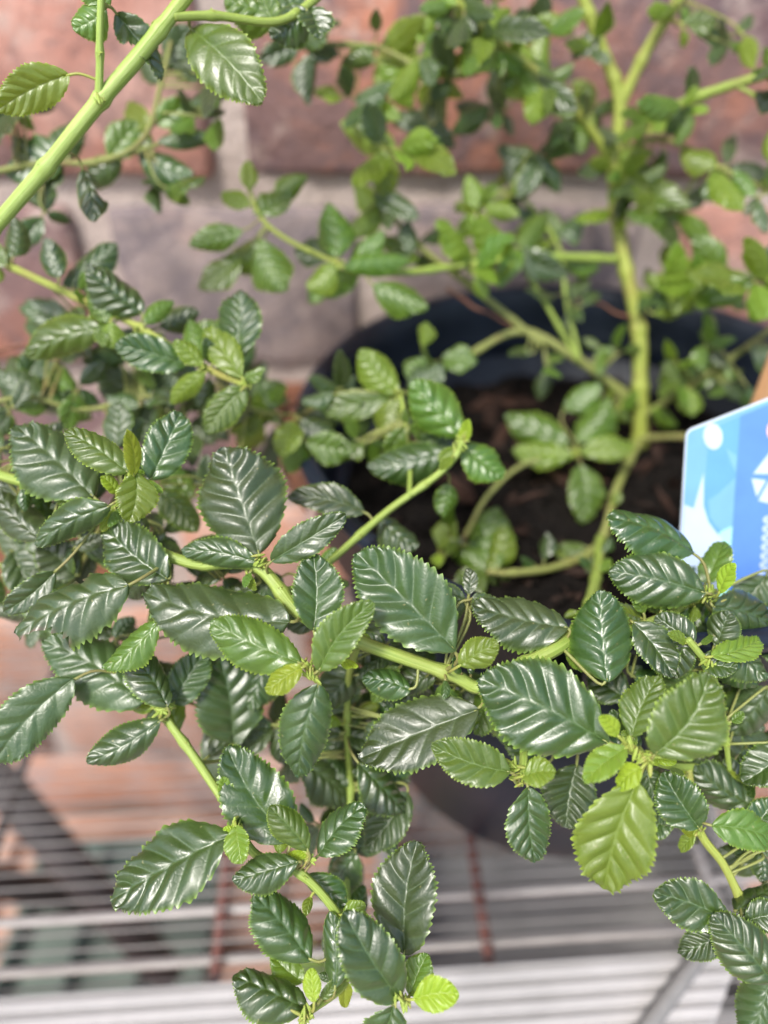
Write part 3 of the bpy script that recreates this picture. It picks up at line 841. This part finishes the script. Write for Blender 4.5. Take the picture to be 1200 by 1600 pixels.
# each line: blade base x y, tip x y, width (pixels of the photograph), depth of the base (mm), kind and options
TABLE = '''
405 866 350 698 142 157 k dz=4 roll=-6 curl=.35 fold=.05 quilt=.6
424 876 541 804 54 152 d dz=-2 roll=8
405 880 283 860 48 155 d dz=2 roll=-25
452 972 226 926 118 149 k dz=3 roll=4 curl=.4 fold=.04 quilt=.7
470 1036 328 972 82 144 m dz=1 curl=.35 roll=-4
498 1048 583 940 66 143 m dz=-3 roll=10
490 985 489 866 80 148 d dz=3 roll=6
472 1042 416 1082 40 142 l dz=-1
498 1068 466 1215 84 147 d dz=3 roll=-8 curl=.4
247 972 161 1045 52 150 m dz=0 roll=12
200 914 24 990 98 150 k dz=-1 curl=.3 bite=a quilt=.6
262 905 168 826 88 156 d dz=4 roll=-12
172 790 54 852 56 154 d dz=1 roll=-22
146 776 24 664 112 160 k dz=2 fold=.06 quilt=.7
200 738 102 672 58 152 m dz=-1 roll=4 curl=.5
209 742 198 672 28 149 l dz=-8 roll=20
213 738 202 816 62 150 b dz=0
236 750 282 644 72 158 d dz=3
62 842 -6 768 62 165 k
86 894 6 956 46 158 d
226 1096 68 1000 96 160 k dz=2 quilt=.5 curl=.2
114 1060 -10 1192 88 156 k dz=-4 quilt=.5
262 1104 202 1018 60 156 d
272 1100 322 1016 60 163 k dz=3
250 1126 136 1192 58 158 d roll=-10
364 1166 344 1030 112 172 k quilt=.5
452 1314 354 1166 106 154 d dz=2 roll=-10
482 1328 421 1260 50 148 m dz=-2
360 1304 172 1408 114 150 d dz=0 curl=.25 fold=.08
368 1290 378 1350 40 149 b
466 1346 363 1376 60 148 d
497 1336 570 1258 62 152 d
486 1502 397 1398 84 148 d dz=0 roll=8
480 1366 540 1424 46 156 d
524 1544 516 1424 50 146 d roll=-14 dz=3
624 1560 537 1424 92 142 d dz=-1 roll=-6
632 1492 652 1314 104 150 k dz=4 curl=.35
480 1576 364 1524 70 148 d
491 1566 487 1512 28 143 l
474 1534 424 1488 42 154 m
646 1562 717 1552 50 141 l dz=-2 curl=.3
614 1570 586 1640 72 142 d
640 1556 668 1490 46 148 m
712 1016 557 864 128 148 k dz=2 roll=-8 curl=.35 quilt=.7
718 1040 778 1003 50 144 b dz=-3
888 980 736 944 86 153 k dz=2 quilt=.6
950 1066 938 922 100 147 d dz=5 roll=10 curl=.2
990 972 1052 1058 58 154 d roll=-18
950 1160 748 1060 148 143 d dz=3 curl=.55 fold=.02 roll=-10 quilt=.9
748 1108 561 1186 108 149 k dz=2 roll=6 quilt=.8
797 1206 674 1164 70 144 m dz=0
642 1078 566 1058 50 154 d
826 1230 836 1348 72 146 d dz=0 fold=.25
818 1212 868 1206 48 141 b dz=-3
1024 1178 1108 1052 108 138 m dz=0 roll=20 curl=.7 fold=.42 cup=-.25
986 1152 1030 1056 64 140 m dz=3 roll=-16 fold=.3
996 1222 944 1390 122 138 b dz=4 curl=.4 roll=-8 fold=.34
978 1168 913 1222 46 139 b
1002 1200 964 1232 38 136 l
966 1150 937 1118 26 138 l
1092 1294 1036 1206 76 155 d dz=3
1112 1290 1210 1312 62 153 m roll=10
1176 1262 1084 1198 66 162 k
1225 1170 1160 1222 64 156 d
1142 1438 1021 1394 76 148 d roll=-14
1208 1534 1113 1428 84 145 d dz=2 roll=-8
1204 1520 1164 1625 70 150 k
1150 1424 1215 1382 56 152 d
1140 1450 1060 1490 50 155 d
1165 1440 1225 1430 60 150 d
1084 862 948 808 78 160 d dz=-1 curl=.7
1102 926 951 892 92 155 d dz=2 roll=-14 curl=.4
1102 912 1130 846 46 165 m quilt=.5
1124 926 1148 880 26 152 l dz=-5
1114 948 1215 986 74 158 d roll=8
1112 1026 1187 998 44 150 b
1086 1004 1024 962 56 152 d
1092 1030 1152 1044 42 153 d
1092 905 1060 985 50 170 m
1130 1000 1200 1060 58 156 k
1200 1075 1140 1150 72 162 k
1180 1300 1215 1250 60 160 d
1120 1230 1060 1195 50 166 d
1190 1360 1120 1330 50 166 k
722 682 642 596 76 184 m dz=-1 roll=-8
696 706 574 730 66 184 d dz=2
722 698 787 746 58 182 m dz=1 fold=.3
715 690 640 650 60 194 k
722 690 732 655 20 178 l
570 800 448 776 50 174 k
592 810 652 856 58 180 k
702 756 690 806 38 186 m
622 616 562 546 54 200 b
612 622 500 642 46 202 m
620 622 604 690 58 199 b
640 612 694 572 52 208 k
660 540 666 503 28 216 b
690 562 745 566 40 226 m
668 560 635 590 34 224 m
890 696 789 648 56 236 m
900 692 954 622 56 238 m
896 712 801 704 44 233 b
906 706 992 700 38 233 b
908 726 911 818 54 232 m
880 640 940 600 40 244 m
686 858 708 808 38 214 b
686 866 684 886 22 213 l
766 894 787 820 40 209 b
762 882 776 792 62 214 m
762 890 702 858 36 212 m
760 896 706 926 46 210 m
766 896 795 915 28 212 m
868 884 848 856 26 222 m
868 884 898 862 24 221 b
955 845 985 890 30 226 m
1072 616 1042 562 36 245 m
1080 610 1130 565 46 246 m
1074 608 1082 650 42 243 b
1020 640 1058 665 26 250 b
1172 545 1235 560 60 226 k
527 402 511 318 56 206 m
524 414 480 452 44 205 b
536 420 641 408 38 205 m
582 444 669 482 50 208 m
380 360 295 382 40 205 m
404 376 446 456 68 206 m
396 334 457 303 38 203 m
388 298 388 250 28 201 b
392 322 345 305 28 204 b
430 318 480 274 34 208 m
376 398 311 452 42 212 m
408 375 350 420 46 213 m
545 425 600 360 40 212 m
560 430 480 470 44 216 m
520 400 460 390 40 212 k
20 402 22 338 38 186 d
92 434 72 372 40 185 d
100 448 182 380 48 190 d
222 490 135 414 66 183 d
226 506 270 470 30 182 m
172 502 136 460 38 181 m
158 512 38 556 62 182 m dz=2
172 503 174 545 34 180 b
292 570 180 538 58 181 d
316 572 272 532 32 178 b
312 572 300 500 40 182 m
378 590 322 512 50 177 b fold=.35
372 562 371 456 72 182 d
320 582 266 630 34 178 b
384 606 322 676 52 177 m fold=.35
10 415 -30 380 40 186 m
120 505 30 480 40 206 k
60 640 -8 580 60 196 k
35 600 70 545 46 200 d
140 655 80 610 50 204 m
230 615 150 580 56 210 k
170 640 235 690 50 206 k
330 605 290 640 46 214 k
250 770 310 830 50 180 m
300 780 260 720 46 190 m
395 640 445 600 46 214 m
405 650 375 705 44 214 b
405 640 408 600 30 212 b
420 660 355 650 44 216 k
470 655 520 690 50 204 k
460 660 440 715 42 204 b
478 690 556 702 50 202 m
470 690 450 740 44 204 m
108 116 -4 172 66 158 b roll=-20 fold=.25
166 12 114 46 60 155 m
172 10 128 -40 50 156 m
182 20 252 126 54 160 d twist=1.3 fold=.4 bite=b
298 46 410 160 96 164 m roll=10 quilt=.35 fold=.3 cup=-.3
480 16 422 58 60 168 d
485 12 500 60 60 170 d
440 30 350 0 60 174 m
430 36 410 -10 40 172 m
420 30 470 -10 60 172 d
130 264 146 346 46 178 d bite=c
104 236 12 276 58 200 d
96 250 60 310 40 204 k
216 240 302 272 50 205 d
246 222 336 214 28 204 k
190 250 130 300 40 206 d
236 204 200 160 36 205 b
244 196 300 160 40 206 m
170 250 220 190 50 205 m
240 230 180 200 40 206 m
60 256 20 215 46 202 k
90 250 130 190 46 204 k
255 130 215 80 50 210 k
262 80 330 110 60 214 k
262 100 300 40 50 214 k
300 1000 384 1086 72 177 k
420 1000 388 1108 76 171 d
330 1120 404 1228 82 178 k
560 1192 632 1268 70 165 d
640 1240 572 1332 62 170 k
470 1190 546 1252 66 173 k
556 1330 500 1402 52 169 d
110 990 40 918 62 177 k
902 1194 884 1294 84 163 k
1010 1200 1046 1292 56 163 d
760 1120 700 1060 70 168 k
850 1190 790 1140 60 166 d
560 1040 500 1110 60 170 k
980 1090 920 1050 70 166 d
300 1090 230 1040 66 176 k
440 900 380 960 60 172 k
540 960 600 1040 70 168 k
20 860 60 930 60 178 k
120 900 60 850 70 176 k
1150 1060 1090 1110 60 170 d
1120 1020 1180 1075 56 153 d
1074 1000 1050 1060 50 152 d
1120 1010 1140 955 56 154 k
1200 900 1150 960 60 170 k
'''
BITES = {'a': [(-0.98, 0.80, .26), (0.95, .40, .10)], 'b': [(0.9, 0.55, .22)], 'c': [(-1.0, .45, .28)]}
for ln in TABLE.strip().splitlines():
    tk = ln.split()
    kw = {}
    for x in tk[7:]:
        a, v = x.split('=')
        kw[a] = BITES[v] if a == 'bite' else float(v)
    leaf(*[float(x) for x in tk[:6]], tk[6], **kw)

# sprigs farther back on the stems: (centre x, y, depth, how many, leaf length px, kinds, seed)
SPRIGS = '''
612 232 215 6 92 bmbm 1
690 120 217 5 88 mbm 2
590 78 217 5 84 mmb 3
655 90 214 4 72 bmb 4
770 62 211 6 82 bmm 5
715 5 206 5 72 bmb 6
735 -5 217 4 70 mb 7
840 118 219 6 84 mbm 8
905 182 229 4 72 bmk 9
800 300 236 5 84 bmk 10
745 330 228 5 72 bmb 11
800 395 228 6 94 bmbm 12
740 412 224 3 74 mbm 13
650 380 227 4 72 mkm 14
600 310 222 4 80 bmm 15
960 262 237 6 66 bbml 16
965 312 240 4 54 bbm 17
1010 280 236 4 84 mmk 18
1010 190 226 4 74 bmm 19
1080 158 216 4 78 mbm 20
1060 25 217 4 64 mkm 21
930 60 224 3 64 mkb 22
1130 262 223 4 88 kmk 23
1205 112 203 4 66 mm 24
1200 300 215 4 74 mk 25
1050 440 236 5 76 mbm 26
1110 436 226 7 86 mbmb 27
1180 440 218 6 90 mmb 28
1225 180 204 3 80 mk 29
870 385 241 3 70 kmk 30
790 100 218 4 76 mbm 31
480 70 217 4 86 kkm 33
1020 470 244 3 50 bmm 34
1120 545 238 4 60 mmk 44
950 545 246 3 46 mbm 45
680 200 226 4 80 kkd 61
780 170 228 4 84 kdk 62
850 250 232 4 80 kkd 63
560 160 222 3 80 kk 64
930 190 238 4 80 kdk 65
1060 330 238 3 80 kmk 66
700 40 222 4 76 kmk 67
840 40 224 4 70 kmk 68
1150 60 222 4 76 kmk 69
90 560 208 5 80 kkd 71
200 560 210 5 70 kkm 72
280 660 206 5 76 kdk 73
180 700 186 5 76 kdk 74
60 760 182 5 84 kdk 75
260 830 182 4 80 kdk 76
150 860 182 5 84 kdk 77
330 760 196 4 70 kdk 78
60 960 184 5 90 kdk 79
180 1000 182 4 84 kdk 80
400 640 216 4 64 kmb 81
10 700 180 4 80 kdk 82
430 1130 180 5 86 kdk 83
520 1120 176 4 84 kdk 84
620 1130 172 5 80 kdk 85
600 1230 178 5 80 dkd 86
500 1290 178 5 74 dkd 87
730 940 160 4 70 kdk 88
900 1090 172 5 84 kdk 89
990 1060 170 5 80 kdk 90
1070 1080 172 5 84 kdk 91
1060 1260 166 4 76 kdk 92
1150 1240 170 5 84 kdk 93
1170 1160 174 4 84 kdk 94
1160 1480 156 4 70 dkd 95
660 1050 170 4 70 kdk 96
800 1120 168 4 76 kdk 97
1060 920 176 4 66 kdk 98
350 900 172 4 80 kdk 99
640 660 190 3 56 kmk 111
560 690 206 4 58 mkm 112
840 560 240 3 54 mkm 113
1150 600 239 4 54 mkm 114
1060 585 245 3 50 mbm 115
715 838 214 3 50 mkm 116
885 470 241 3 56 kmk 117
960 640 252 3 44 mbm 118
520 620 206 4 60 kmk 119
70 330 200 4 70 kdk 101
250 290 206 3 66 kmk 102
320 180 208 3 66 kkm 103
20 180 204 4 66 kmk 104
330 120 206 3 80 kk 105
40 790 175 5 76 kdk 46
120 850 176 5 84 kdk 47
250 720 190 4 66 kmk 48
60 700 182 4 80 kkd 49
20 640 192 5 72 kmk 50
120 610 200 5 74 kkm 51
230 620 203 5 70 kkm 52
330 640 210 4 56 mkm 53
1180 1000 168 5 70 kdk 54
1140 1110 170 5 76 kdk 55
1190 1330 162 5 74 kdk 56
480 1180 178 4 74 kdk 57
600 1300 176 4 70 kdk 58
545 1330 174 5 74 dkd 35
548 1235 178 5 78 kkd 36
545 1150 176 4 72 kdk 37
560 1440 168 4 66 dkd 38
600 1010 166 3 70 kd 39
860 1040 176 4 76 kkd 40
870 1110 170 4 80 kdk 41
60 885 180 4 70 kdk 42
110 780 172 4 64 kdk 43
'''
for ln in SPRIGS.strip().splitlines():
    tk = ln.split()
    cx, cy, z, n, ll = [float(x) for x in tk[:5]]
    rs = random.Random(int(tk[6]) * 17)
    a0 = rs.uniform(0, 360)
    far = z > 200
    if far: ll *= 1.04; n += 2
    sd = a0
    for i in range(int(n)):
        a = R(a0 + i * 360 / n + rs.uniform(-30, 30))
        l = ll * rs.uniform(0.5, 1.1)
        sp = (24 if far else 9)
        ca, sa = math.cos(R(sd)), math.sin(R(sd))
        u = rs.uniform(-sp, sp)
        bx, by = cx + u * ca + 4 * math.cos(a), cy + u * sa + 4 * math.sin(a)
        fs = rs.uniform(0.7, 1.0)
        leaf(bx, by, bx + l * math.cos(a) * fs, by + l * math.sin(a) * fs, l * (rs.uniform(0.36, 0.47) if far else rs.uniform(.42, .56)), z + rs.uniform(-5, 3), rs.choice(tk[5] + 'bk') if far and float(tk[1]) < 480 and float(tk[0]) > 430 else rs.choice(tk[5]),
             dz=rs.uniform(-14, 8) if far else rs.uniform(-3, 8), roll=rs.uniform(-38, 38), seed=int(tk[6]) * 100 + i)
# inner leaves along the front stems, deeper than the outer ones
frs = random.Random(77)
for bn, n_, y0, y1 in (('front', 46, 760, 1070), ('left_down', 16, 890, 1240), ('hanging', 16, 1040, 1330), ('front_d', 10, 1150, 1240), ('front_f', 6, 925, 1000), ('front_g', 8, 1000, 1200), ('left_mid', 8, 400, 620), ('left_low', 16, 590, 700), ('left_low2', 8, 740, 930), ('front_c', 6, 1080, 1180), ('front_b', 4, 1080, 1170)):
    pts = BR[bn][3]
    for q_ in range(n_):
        f = frs.uniform(0, len(pts) - 1.001); i = int(f); f -= i
        px, py, pz = [pts[i][c] * (1 - f) + pts[i + 1][c] * f for c in range(3)]
        if py < y0 or py > y1 or px < -30 or px > 1230 or (bn == 'front' and px > 545 and py < 1005): continue
        a = frs.uniform(0, 6.283)
        if py > 1130 and 620 < px < 1000: a = frs.uniform(3.4, 6.0)
        if bn == 'front' and px > 560: a = frs.uniform(0.2, 2.9)
        l = frs.uniform(52, 92); o_ = frs.uniform(8, 24)
        bx, by = px + o_ * math.cos(a), py + o_ * math.sin(a)
        leaf(bx, by, bx + l * math.cos(a), by + l * math.sin(a), l * frs.uniform(.48, .62), pz + frs.uniform(5, 15), frs.choice('dkkdm'), dz=frs.uniform(0, 9), roll=frs.uniform(-35, 35), seed=q_ * 31 + len(bn), branch=bn)

# small young leaves in the axils of the front stems
for bn, n_ in (('front', 26), ('left_down', 14), ('hanging', 6), ('front_d', 6), ('front_e', 5), ('front_f', 6), ('front_g', 5), ('left_mid', 10), ('centre', 5), ('tuft', 3), ('front_c', 5), ('bottom', 4), ('shoot', 5), ('down', 6)):
    pts = BR[bn][3]
    for q_ in range(n_):
        f = frs.uniform(0, len(pts) - 1.001); i = int(f); f -= i
        px, py, pz = [pts[i][c] * (1 - f) + pts[i + 1][c] * f for c in range(3)]
        if px < -20 or px > 1220 or py > 1590: continue
        a = frs.uniform(0, 6.283); l = frs.uniform(22, 44); o_ = frs.uniform(9, 15)
        bx, by = px + o_ * math.cos(a), py + o_ * math.sin(a)
        leaf(bx, by, bx + l * math.cos(a), by + l * math.sin(a), l * frs.uniform(.5, .66), pz - frs.uniform(-2, 3), frs.choice('bmblmd'), dz=frs.uniform(-5, 3), roll=frs.uniform(-35, 35), seed=q_ * 37 + len(bn) * 5, branch=bn)

PENDING.sort(key=lambda p: (-p[0], p[1]))
print('leaves', N_LEAF[0], 'long stalks', sorted(LONG, reverse=True)[:25])
ALLM = [LEAF[k_] for k_ in 'dkmbl'] + [STEM['b'], STEM['y']]
rest = bmesh.new()
for q_, (area, _, args, bn, b, rot) in enumerate(PENDING):
    me = leaf_mesh(*args)
    if q_ < 300:
        link('leaf', me, branch_obj[bn], b, rot.to_quaternion())
    else:                                        # the smallest leaves, mostly far back: one part
        idx = np.zeros(len(me.polygons), int)
        me.polygons.foreach_get('material_index', idx)
        remap = [ALLM.index(m) for m in me.materials]
        me.polygons.foreach_set('material_index', [remap[v] for v in idx])
        me.transform(Matrix.Translation(b - BASE) @ rot.to_4x4())
        rest.from_mesh(me)
        bpy.data.meshes.remove(me)
if len(PENDING) > 300:
    me = bpy.data.meshes.new('small_leaves')
    rest.to_mesh(me)
    for m in ALLM: me.materials.append(m)
    o = link('small_leaves', me, shrub, BASE)
    o['kind'] = 'stuff'
rest.free()

# ------------------------------------------------------------------ weeds on the paving
for wx, wy, wl in ((0.262, 0.150, 'low green weed growing in the paving beside the dark crate'), (-0.045, 0.165, 'low green weed growing in the paving between seed tray and crate')):
    wrs = random.Random(int(wx * 1000))
    wd = link('weed', None, None, (wx, wy, 0.004))
    tag(wd, wl, 'weed')
    for i in range(16):
        a = R(i * 137.5); L = wrs.uniform(.022, .042)
        ax = Vector((math.cos(a), math.sin(a), wrs.uniform(.25, 1.0))).normalized()
        nr = Vector((0, 0, 1)); nr = (nr - ax * nr.dot(ax)).normalized()
        me = leaf_mesh(L, L * .5, wrs.choice('bmb'), wrs, False, wrs.uniform(.3, .9), .15, -.2, 0, None, 5)
        link('leaf', me, wd, Vector((wx, wy, 0.004)) + ax * .006, Matrix((ax.cross(nr), ax, nr)).transposed().to_quaternion())

# buds at the growing tips
def bud_mesh(rs):
    bm = bmesh.new()
    for i in range(7):
        s = rs.uniform(0.0004, 0.0009)
        off = Vector((rs.uniform(-1, 1), rs.uniform(-1, 1), rs.uniform(-1, 1))) * 0.0009
        r = bmesh.ops.create_icosphere(bm, subdivisions=2, radius=s)
        m = Matrix.Translation(off) @ Matrix.Rotation(rs.uniform(0, 3), 4, 'X') @ Matrix.Rotation(rs.uniform(0, 3), 4, 'Y') @ Matrix.Diagonal((0.55, 0.4, 2.1, 1))
        bmesh.ops.transform(bm, matrix=m, verts=r['verts'])
    me = bpy.data.meshes.new('bud'); bm.to_mesh(me); bm.free()
    me.materials.append(BUD)
    me.polygons.foreach_set('use_smooth', [True] * len(me.polygons))
    return me
brs = random.Random(3)
buds = [bud_mesh(brs) for _ in range(4)]
for i, (x, y, z) in enumerate([(482, 1050, 144), (478, 1040, 145), (492, 1060, 145), (985, 1166, 140), (1000, 1182, 139), (1012, 1190, 140), (1020, 1178, 141), (978, 1158, 142), (1110, 932, 158), (1104, 924, 158), (1118, 938, 159), (1104, 1035, 151), (1110, 1042, 152),
        (205, 742, 153), (722, 688, 177), (728, 676, 177), (716, 700, 178), (625, 1556, 142), (615, 1548, 143), (632, 1562, 143), (480, 1583, 145), (470, 1590, 145), (483, 1340, 150), (812, 1222, 149), (806, 1212, 150), (802, 1200, 151), (254, 1112, 160), (262, 1106, 160), (372, 1286, 152), (384, 602, 178), (316, 576, 179), (213, 512, 183), (707, 1042, 155), (625, 615, 199), (900, 706, 235), (412, 878, 156), (404, 874, 155), (1093, 1294, 158), (530, 412, 206), (152, 152, 160)]):
    p = at(x, y, z)
    k = int(np.argmin(np.linalg.norm(SAMP - np.array(p), axis=1)))
    o = link('bud', buds[i % 4], branch_obj[SAMPB[k]], p)
    o.rotation_euler = (brs.uniform(0, 6), brs.uniform(0, 6), brs.uniform(0, 6))

nrs = random.Random(8)
for bn, p, r_ in NODES:
    v = Vector((nrs.uniform(-1, 1), nrs.uniform(-1, 0), nrs.uniform(0, 1))).normalized()
    o = link('bud', nrs.choice(buds), branch_obj[bn], Vector(p) + v * r_ * 0.8)
    o.scale = (0.42,) * 3
    o.rotation_euler = (nrs.uniform(0, 6), nrs.uniform(0, 6), nrs.uniform(0, 6))

# ------------------------------------------------------------------ plant label and wooden stake
def flat(name, pts, thick, mat, parent, frame, lift=0.0, bevel=0.0):
    """pts in mm in the label's own plane; frame = (origin, right, up, normal)"""
    o0, rx, uy, nz = frame
    bm = bmesh.new()
    vs = [bm.verts.new((x / 1000, y / 1000, 0)) for x, y in pts]
    f = bm.faces.new(vs)
    if f.normal.z < 0: f.normal_flip()
    r = bmesh.ops.extrude_face_region(bm, geom=[f])
    for v in [g for g in r['geom'] if isinstance(g, bmesh.types.BMVert)]: v.co.z += thick
    bmesh.ops.recalc_face_normals(bm, faces=bm.faces)
    me = bpy.data.meshes.new(name); bm.to_mesh(me); bm.free(); me.materials.append(mat)
    M = Matrix((rx, uy, nz)).transposed()
    return link(name, me, parent, o0 + nz * lift, M.to_quaternion())
def plain(name, col, rough=0.35, spec=0.5):
    k = NT(name)
    ob = k.obj()
    k.l(k.mix(k.ramp(k.noise(120, 3, 0.5, ob), [(0.35, 0), (0.7, 1)]), col, tuple(x * 0.9 for x in col)), k.p.inputs['Base Color'])
    k.set(Roughness=rough, Specular_IOR_Level=spec)
    return k.m
LZ = 186
lo = at(1066, 760, LZ)
lf = -(FWD * 0.90 + Vector((0.0, 0.25, 0.0))).normalized()
lup = (UPV - lf * UPV.dot(lf)).normalized()
lrt = lup.cross(lf).normalized()
if lrt.x < 0: lrt = -lrt
frame = (lo, lrt, lup, lf)
mm = LZ / F                                     # millimetres per photo pixel at the label
def LP(*pts): return [((x - 1066) * mm, (760 - y) * mm) for x, y in pts]
lab = link('plant_label', None, None, lo)
tag(lab, 'blue printed plant label with a clipped corner standing upright in the navy pot', 'plant label')
def arc(x, y, r, a0, a1, n=6):
    return [(x + r * math.cos(R(a0 + (a1 - a0) * i / n)), y - r * math.sin(R(a0 + (a1 - a0) * i / n))) for i in range(n + 1)]
card = plain('label_card', (0.56, 0.62, 0.68), 0.3)
outline = arc(1080, 682, 14, 180, 112) + [(1330, 566), (1345, 575), (1345, 960), (1340, 975), (1066, 975)]
flat('card', LP(*outline), 0.0005, card, lab, frame)
inner = arc(1081, 684, 13, 180, 112) + [(1330, 570), (1341, 577), (1341, 960), (1338, 972), (1068.5, 972)]
flat('printed_face', LP(*inner), 0.00012, plain('print_pale_blue', (0.16, 0.36, 0.74), 0.28), lab, frame, 0.0005)
pr = 0.00065
flat('photo_panel', LP((1100, 672), (1147, 651), (1147, 970), (1100, 970)), 0.00005, plain('print_sky_blue', (0.12, 0.32, 0.68), 0.28), lab, frame, pr)
flat('title_panel', LP((1147, 651), (1330, 572), (1340, 578), (1340, 970), (1147, 970)), 0.00007, plain('print_blue', (0.10, 0.235, 0.72), 0.28), lab, frame, pr)
WP = plain('print_white', (0.47, 0.58, 0.76), 0.3)
PB = plain('print_light_blue', (0.17, 0.38, 0.72), 0.3)
GP = plain('print_mint', (0.36, 0.70, 0.60), 0.3)
pk = plain('print_pink', (0.80, 0.50, 0.46), 0.4)
pr2 = 0.00074
flat('cloud_print', LP(*[(1107 + 14 * math.cos(a) + 6 * math.sin(a), 682 + 18 * math.sin(a) * 1.1 - 5 * math.cos(a)) for a in np.linspace(0, 6.1, 14)]), 0.00004, WP, lab, frame, pr2)
flat('petal_print', LP((1069, 788), (1084, 794), (1096, 738), (1099, 790), (1108, 815), (1123, 834), (1145, 846), (1145, 970), (1069, 970)), 0.00004, WP, lab, frame, pr2)
flat('petal_print', LP((1106, 782), (1122, 770), (1130, 762), (1146, 746), (1146, 838), (1124, 826), (1110, 808)), 0.00004, PB, lab, frame, pr2)
flat('petal_print', LP((1128, 700), (1146, 712), (1146, 738), (1137, 722)), 0.00004, PB, lab, frame, pr2)
flat('leaf_print', LP((1126, 832), (1146, 822), (1146, 858), (1134, 850)), 0.00005, GP, lab, frame, pr2 + .00006)
flat('leaf_print', LP((1128, 922), (1146, 914), (1146, 950), (1130, 948)), 0.00005, GP, lab, frame, pr2 + .00006)
for pts in (((1173, 740), (1198, 704), (1214, 726), (1204, 740)), ((1171, 747), (1194, 750), (1181, 776)), ((1184, 782), (1198, 752), (1214, 756), (1212, 780), (1200, 786)), ((1208, 742), (1220, 728), (1240, 738), (1228, 748)), ((1216, 756), (1238, 756), (1232, 780), (1218, 778))):
    flat('emblem', LP(*pts), 0.00004, WP, lab, frame, pr2)
flat('pink_print', LP(*[(1206 + 17 * math.cos(a), 672 + 18 * math.sin(a)) for a in np.linspace(0, 6.0, 16)]), 0.00004, pk, lab, frame, pr2)
# the vertical line of pale lettering at the picture's edge (only the backs of the letters are in the photo)
for i in range(9):
    y = 812 + i * 14.5
    flat('letter', LP(*[(1203 + 9.5 * math.cos(a) * (1 if math.cos(a) < 0.5 else .7), y + 6.4 * math.sin(a)) for a in np.linspace(0.55, 5.75, 14)] + [(1203 + 4 * math.cos(a), y + 2.6 * math.sin(a)) for a in np.linspace(5.5, 0.8, 10)]), 0.00004, WP, lab, frame, pr2)
flat('spike', LP((1235, 972), (1262, 972), (1256, 1040), (1248, 1052), (1241, 1040)), 0.0006, card, lab, frame, -0.0004)

def wood_material():
    k = NT('stake_wood')
    ob = k.obj()
    mp = k.n('ShaderNodeMapping'); mp.inputs['Scale'].default_value = (900, 900, 40)
    k.l(ob, mp.inputs['Vector'])
    st = k.noise(1.0, 4, 0.6, mp.outputs[0])
    k.l(k.mix(k.ramp(st, [(0.3, 0), (0.7, 1)]), (0.42, 0.22, 0.10), (0.58, 0.36, 0.19)), k.p.inputs['Base Color'])
    k.set(Roughness=0.6)
    k.l(k.bump(st, 0.3, 0.0005), k.p.inputs['Normal'])
    return k.m
a, b = at(1150, 760, 222), at(1232, 545, 200)
d = (b - a)
bm = bmesh.new()
bmesh.ops.create_cube(bm, size=1)
bmesh.ops.scale(bm, vec=(0.0085, 0.003, d.length), verts=bm.verts)
bmesh.ops.bevel(bm, geom=list(bm.edges), offset=0.0006, segments=2, affect='EDGES')
me = bpy.data.meshes.new('stake'); bm.to_mesh(me); bm.free(); me.materials.append(wood_material())
zq = d.normalized(); yq = (-FWD - zq * (-FWD).dot(zq)).normalized(); xq = yq.cross(zq)
st = link('wooden_stake', me, None, (a + b) / 2, Matrix((xq, yq, zq)).transposed().to_quaternion())
tag(st, 'pale orange wooden stake leaning out of the pot behind the blue label', 'stake')
